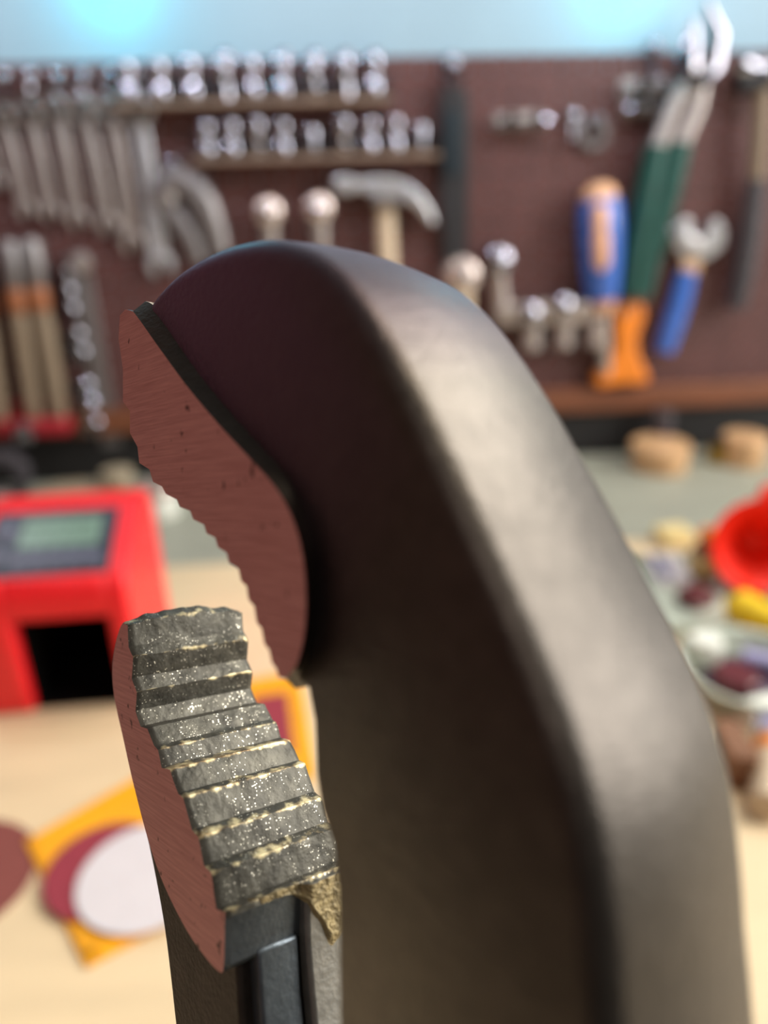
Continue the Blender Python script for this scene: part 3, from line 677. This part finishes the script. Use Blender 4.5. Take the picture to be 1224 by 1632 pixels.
# ------------------------------------------------------------------ the pliers
# own frame: O from the lower jaw to the hook jaw, W through the thickness, U up
Wc = V((.76, .02, -.65)).normalized(); Uc = (V((0, 1, 0)) - Wc*Wc.y).normalized(); Oc = Wc.cross(Uc)
D0 = .100
p0c = V(((200-612)/F, (816-560)/F, -1))*D0
TH = .0172
def pl(px, py, w=0.0):
    d = V(((px-612)/F, (816-py)/F, -1)); s = (w + Wc.dot(p0c))/Wc.dot(d); p = d*s-p0c
    return V((Oc.dot(p), w, Uc.dot(p)))
Fr = Matrix(((Oc.x, Wc.x, Uc.x, p0c.x), (Oc.y, Wc.y, Uc.y, p0c.y), (Oc.z, Wc.z, Uc.z, p0c.z), (0, 0, 0, 1)))
LW = CM @ Fr                                             # local -> world
def on_bench(o, w, z):                                   # local point of given o, w at world height z
    a = LW @ V((o, w, 0)); b = LW @ V((o, w, 1)); return V((o, w, (z-a.z)/(b.z-a.z)))
EA = on_bench(.030, .0086, BZ+.0095); EB = on_bench(-.034, .0086, BZ+.0095)
base = on_bench(0, .0086, BZ)
pliers = bpy.data.objects.new('pliers', None); C.objects.link(pliers); pliers.empty_display_size = .02
LB = LW @ Matrix.Translation(base); pliers.matrix_world = LB; pliers['_b'] = tuple(base)
tag(pliers, 'large dark steel groove-joint pliers, jaws open, standing in front of the bench', 'pliers')

def smooth_poly(pts, n):                                 # Catmull-Rom through pixel points
    out = []
    for i in range(len(pts)-1):
        a, b, c, d = pts[max(i-1, 0)], pts[i], pts[i+1], pts[min(i+2, len(pts)-1)]
        for k in range(n):
            t = k/n; out.append(tuple(.5*((2*b[j]) + (-a[j]+c[j])*t + (2*a[j]-5*b[j]+4*c[j]-d[j])*t*t + (-a[j]+3*b[j]-3*c[j]+d[j])*t**3) for j in (0, 1)))
    out.append(pts[-1]); return out

TB = .0219
WB = .0016                                               # the body lies this far behind the ground face
outer = smooth_poly([(228, 500), (240, 468), (285, 422), (350, 388), (422, 375), (488, 396), (545, 446), (597, 522), (648, 615), (694, 712), (743, 816), (791, 922), (838, 1028), (880, 1130), (916, 1235), (942, 1340), (958, 1450), (968, 1560), (974, 1660), (992, 1900), (985, 2120)], 5)
inner = [(545, 2120), (540, 1800), (537, 1640), (535, 1500), (534, 1420), (526, 1345), (508, 1290), (499, 1230), (497, 1150), (488, 1100), (462, 1075), (430, 1010), (400, 920), (360, 850), (300, 770), (250, 690), (225, 600), (218, 540)]
def hook_jaw():
    n_out = len(outer)
    pts = [pl(x, y, WB) for x, y in outer] + [pl(x, y, WB) for x, y in inner]
    # rounded cross-section: rings from near cap to far cap, outer curve pulled in at both ends, back crowned
    cen = []
    N = len(pts); rings = []
    nrm = []
    for i in range(N):
        a, b = pts[i-1], pts[(i+1) % N]; t = (b-a); t.y = 0
        if t.length < 1e-9: t = V((1, 0, 0))
        t.normalize(); nrm.append(V((t.z, 0, -t.x)))
    # orientation: make normals point outwards
    if nrm[n_out//2].dot(V((1, 0, .3))) < 0: nrm = [-v for v in nrm]
    nr = 6; rad = .0024
    prof = []
    for k in range(nr+1):
        g = math.pi/2*k/nr; prof.append((rad*(1-math.sin(g)), rad*(1-math.cos(g))))  # (inset, depth)
    ws = [(ins, WB+dp) for ins, dp in prof] 
    m = 6
    body = [(-.0006*math.sin(math.pi*k/m), WB+rad+(TB-WB-2*rad)*k/m) for k in range(1, m)]
    ws = ws + body + [(ins, TB-dp) for ins, dp in reversed(prof)]
    me = MB()
    for ins, wv in ws:
        for i in range(N):
            q = V(pts[i]); q.y = wv
            if i < n_out:
                f = min(1, (i+.5)/4)*1.0
                q -= nrm[i]*(ins if ins > 0 else ins)*f
            else:
                q -= nrm[i]*max(0, ins)*.25
            me.v.append(q)
    for r in range(len(ws)-1):
        for i in range(N):
            q = (i+1) % N; me.f.append((r*N+i, r*N+q, (r+1)*N+q, (r+1)*N+i)); me.mi.append(0)
    me.f.append(tuple(range(N))); me.f.append(tuple((len(ws)-1)*N+i for i in reversed(range(N)))); me.mi += [0, 0]
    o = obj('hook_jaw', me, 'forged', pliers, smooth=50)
    tip = pl(300, 470, WB) - base                       # purple reflection painted as a tint around the jaw tip
    at = o.data.attributes.new('reflection_tint', 'FLOAT', 'POINT')
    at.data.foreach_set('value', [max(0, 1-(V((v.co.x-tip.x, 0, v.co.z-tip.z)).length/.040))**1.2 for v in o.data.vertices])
    return o
hj = hook_jaw()

# ---- serrated insert of the hook jaw
lef = [(200, 493), (191, 503), (189, 540), (196, 590), (196, 640), (207, 655), (207, 690), (219, 712), (222, 738), (238, 748), (244, 768), (258, 775), (264, 787), (282, 796), (287, 808), (303, 814), (308, 828), (325, 836), (329, 850), (343, 857), (347, 872), (361, 881), (365, 897), (380, 906), (384, 926), (393, 934), (396, 956), (405, 966), (409, 992), (417, 1002), (421, 1026), (429, 1036), (433, 1056), (440, 1066), (444, 1080)]
rig = smooth_poly([(455, 1082), (474, 1056), (486, 1000), (487, 930), (479, 868), (463, 818), (438, 775), (398, 730), (350, 678), (300, 618), (262, 566), (240, 535), (224, 512), (212, 496)], 3)
chm = smooth_poly([(470, 1098), (494, 1060), (507, 1000), (508, 925), (500, 860), (484, 800), (460, 752), (420, 706), (374, 655), (324, 594), (286, 540), (262, 505), (244, 486), (232, 480)], 3)
def hook_insert():
    m = MB(); L = [pl(x, y, 0) for x, y in lef]; Rr = [pl(x, y, 0) for x, y in rig]; Ch = [pl(x, y, WB+.0004) for x, y in chm]
    nl, nr = len(L), len(Rr)
    vs = L + Rr; m.add(vs, [tuple(range(nl+nr))], 0)
    # chamfer down to the body
    m.add(Rr + Ch, [(i, i+1, nr+i+1, nr+i) for i in range(nr-1)], 1)
    Lb = [p + V((0, TH-.0002, 0)) for p in L]
    m.add(L + Lb, [(i, i+1, nl+i+1, nl+i) for i in range(nl-1)], 1)
    Rb = [p + V((0, TH-.0002, 0)) for p in Rr]
    m.add(Lb + Rb, [tuple(reversed(range(nl+nr)))], 1)
    m.add([L[-1], Rr[0], Ch[0], Ch[0]+V((.0, TH-.003, 0)), Rb[0], Lb[-1]], [(0, 1, 4, 5), (1, 2, 3, 4)], 1)
    m.add([L[0], Rr[-1], Ch[-1], Ch[-1]+V((0, TH-.003, 0)), Rb[-1], Lb[0]], [(0, 5, 4, 1), (1, 4, 3, 2)], 1)
    o = obj('serrated_insert', m, ['ground', 'forged'], base=base, smooth=30); o.location = (0, 0, 0); o.parent = hj
    o['label'] = 'ground side face with painted red reflection and worn serrations'
    return o
hook_insert()

# ---- lower jaw: serrated insert in focus
ridge_pts = [  # (px, py, wear) down the near edge of the teeth
 (197, 991, .30), (204, 996, .36), (206, 1030, .05), (213, 1046, .44), (211, 1080, .05), (219, 1102, .40), (217, 1132, 0), (225, 1157, .05),
 (236, 1160, .05), (247, 1188, .15), (253, 1194, .48), (259, 1222, .30), (272, 1226, .62), (285, 1264, .34), (293, 1270, .55), (307, 1322, .30), (317, 1333, .52),
 (326, 1378, .25), (338, 1390, .46), (346, 1448, .2), (360, 1453, .5), (362, 1464, .3)]
def lower_insert():
    m = MB(); prof = []
    for i, (x, y, wv) in enumerate(ridge_pts):
        prof.append((pl(x, y, 0), wv))
        if i < len(ridge_pts)-1:
            x2, y2, w2 = ridge_pts[i+1]
            seg = 6 if (y2-y) > 20 else 3
            for k in range(1, seg):
                t = k/seg
                ww = (wv*max(0, 1-t*3.2) + w2*max(0, 1-(1-t)*5)) if seg == 6 else wv*(1-t)+w2*t
                prof.append((pl(x+(x2-x)*t, y+(y2-y)*t, 0), ww))
    NW = 72; n = len(prof); wear = []
    dn = V((.82, 0, .57))
    for j in range(NW+1):
        wv = TH*j/NW
        for i, (p, we) in enumerate(prof):
            q = V((p.x, wv, p.z))
            edge = min(j, NW-j)/NW
            amp = .00010 + .00022*we
            k = noise.noise(V((p.x*500, wv*420, p.z*500)))*amp + noise.noise(V((p.x*1600, wv*1300, p.z*1600)))*.00006
            chip = -.0004*we*max(0, noise.noise(V((wv*300+i*.01, p.z*90, 7)))-.15)
            q += dn*(k+chip)
            if i < 8: q.z += .0011*math.sin(math.pi*min(1, j/NW*1.05))*(1-i/8) + .0003*(1-i/8)*noise.noise(V((wv*500, 3, 3)))
            if edge < .03: q -= dn*.00025*(1-edge/.03)
            m.v.append(q)
            # grease deposits on a few ledges
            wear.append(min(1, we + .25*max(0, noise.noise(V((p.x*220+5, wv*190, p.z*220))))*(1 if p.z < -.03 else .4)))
    for j in range(NW):
        for i in range(n-1):
            m.f.append((j*n+i, j*n+i+1, (j+1)*n+i+1, (j+1)*n+i)); m.mi.append(1)
    k0 = len(m.v)
    bk = smooth_poly([(358, 1500), (356, 1546), (346, 1546), (326, 1524), (296, 1480), (262, 1412), (238, 1345), (214, 1255), (196, 1175), (182, 1110), (179, 1062), (185, 1022), (192, 999)], 4)
    Bk = [pl(x, y, 0) for x, y in bk]
    m.v += Bk; nb = len(Bk)
    near = [i for i in range(n-3)]
    m.f.append(tuple(near + [k0+i for i in range(nb)])); m.mi.append(0)
    # back and far side
    k1 = len(m.v); m.v += [p+V((0, TH, 0)) for p in Bk]
    for i in range(nb-1): m.f.append((k0+i, k1+i, k1+i+1, k0+i+1)); m.mi.append(2)
    m.f.append(tuple(reversed([NW*n+i for i in near] + [k1+i for i in range(nb)]))); m.mi.append(2)
    # top land between first row of teeth and back
    top0 = [j*n for j in range(NW+1)]
    m.f.append(tuple([k0+nb-1] + top0 + [k1+nb-1])); m.mi.append(2)
    m.f.append(tuple([k0, k0+0] [:1] + [n-4] + [NW*n+n-4] + [k1])); m.mi.append(2)
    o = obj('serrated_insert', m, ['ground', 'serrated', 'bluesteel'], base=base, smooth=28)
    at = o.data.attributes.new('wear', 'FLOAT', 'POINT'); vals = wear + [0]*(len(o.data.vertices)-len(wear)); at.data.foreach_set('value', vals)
    o.location = (0, 0, 0); o['label'] = 'serrated teeth with brassy worn ridges and ground side in painted red reflection'
    return o
# ---- lower jaw neck
def extr(px_pts, w0, w1):
    q = [pl(x, y, w0) for x, y in px_pts]; return MB().prism(q, (0, w1-w0, 0))
neck_pts = smooth_poly([(196, 1180), (214, 1250), (231, 1328), (246, 1400), (260, 1480), (270, 1560), (279, 1640), (300, 1800), (330, 1960)], 4) + [(415, 1960), (398, 1800), (385, 1640), (380, 1560), (376, 1490), (362, 1450), (330, 1420), (300, 1350), (258, 1240), (232, 1180)]
ln = obj('lower_jaw', extr(neck_pts, .0024, TH-.0004), 'neck', pliers, bevel=.0006)
li = lower_insert(); li.parent = ln
# blue-grey front face plate of the neck with the raised worn rib beside it
def onface(px, py, w): return pl(px, py, w)
def face_block(near_pts, w0, w1, out):                    # strip standing proud of the neck front by `out`
    q = [pl(x, y, 0) for x, y in near_pts]; m = MB(); vs = []
    for p in q:
        vs += [V((p.x-.004, w0, p.z)), V((p.x+out, w0, p.z)), V((p.x+out, w1, p.z)), V((p.x-.004, w1, p.z))]
    fs = []
    for i in range(len(q)-1):
        a, b = 4*i, 4*i+4
        for j in range(4): fs.append((a+j, a+(j+1) % 4, b+(j+1) % 4, b+j))
    fs += [(3, 2, 1, 0), tuple(4*(len(q)-1)+j for j in range(4))]
    return m.add(vs, fs)
def sub(parent, name, mb, m, **k):
    o = obj(name, mb, m, base=base, **k); o.location = (0, 0, 0); o.parent = parent; return o
fr_line = [(357, 1461), (357, 1500), (358, 1548)]
sub(ln, 'front_shoulder', face_block(fr_line, .0003, .0094, .0), 'bluesteel', bevel=.0004)
fr2 = [(360, 1540), (366, 1640), (380, 1800), (400, 1960)]
sub(ln, 'front_face', face_block(fr2, .0040, .0094, .0), 'bluesteel', bevel=.0004)
fr3 = [(358, 1459), (359, 1500), (361, 1560), (367, 1640), (381, 1800), (401, 1960)]
sub(ln, 'worn_rib', face_block(fr3, .0098, TH-.0001, .0012), 'wornsteel', bevel=.0005)
# dried grease under the last tooth: a lumpy wedge-shaped patch
def grease():
    m = MB(); nx, ny = 44, 30; zt = pl(360, 1453, 0)
    ln_ = [pl(x, y, 0) for x, y in fr3]
    def face_o(z):
        for a, b in zip(ln_, ln_[1:]):
            if b.z <= z <= a.z: return a.x + (b.x-a.x)*(a.z-z)/(a.z-b.z)
        return ln_[0].x
    for j in range(ny+1):
        for i in range(nx+1):
            f = i/nx; w_ = .0030+(TH-.0031)*f
            L = .0010 + .0075*math.exp(-((f-.74)/.20)**2) + .0012*max(0, f-.4)
            L *= 1+.22*noise.noise(V((f*9, 2, 1)))
            t = j/ny; z = zt.z - L*t + .0001
            st = min(1, max(0, (f-.40)/.12)); st = st*st*(3-2*st)
            k = noise.noise(V((w_*900, z*900, 4)))*.6 + noise.noise(V((w_*2600, z*2600, 4)))*.3
            ed = min(1, (1-t)/.22, (f/.10) if f < .10 else 1, (1-f)/.03)
            o_ = face_o(z) + .0012*st + (.00055+.00035*k)*max(0, ed) - .0003*(1-max(0, ed))
            m.v.append(V((o_, w_, z)))
    for j in range(ny):
        for i in range(nx):
            a = j*(nx+1)+i; m.f.append((a, a+1, a+nx+2, a+nx+1)); m.mi.append(0)
    o = sub(ln, 'dried_grease', m, 'grime'); o['label'] = 'tan lumpy patch of dried grease'
grease()

# ---- pivot and handles below the frame
PV = pl(690, 1980, .0086)
obj('pivot_bolt', MB().lathe(V((PV.x, -.0035, PV.z)), (0, 1, 0), [(.008, 0), (.010, .002), (.010, TH+.005), (.008, TH+.007)], 24), 'satin', pliers)
JL = pl(400, 1940, .0086); JH = pl(765, 2090, .0086)
def handle(a, mid, e, name):
    pts = []
    for k in range(13):
        t = k/12; pts.append(a*(1-t)**2 + mid*2*t*(1-t) + e*t*t)
    h = obj('handle', MB().tube(pts, [.013]+[.0095]*11+[.0085], 14, flat=.8), 'forged', pliers)
    g = obj('grip', MB().tube(pts[5:], [.0098, .0105, .011, .011, .011, .0108, .0104, .0094], 16, flat=.85), 'redholder', base=base); g.location = (0, 0, 0); g.parent = h
handle(JL, V((JL.x+.004, .0086, (JL.z+EB.z)/2)), EB, 'a')
handle(JH, V((JH.x+.010, .0086, (JH.z+EA.z)/2)), EA, 'b')
obj('joint_plate', extr([(420, 1900), (985, 1900), (985, 2100), (440, 2100)], .003, TB-.001), 'forged', pliers, bevel=.002)

for o in ROOTS + [pliers]:
    if '_b' in o: del o['_b']
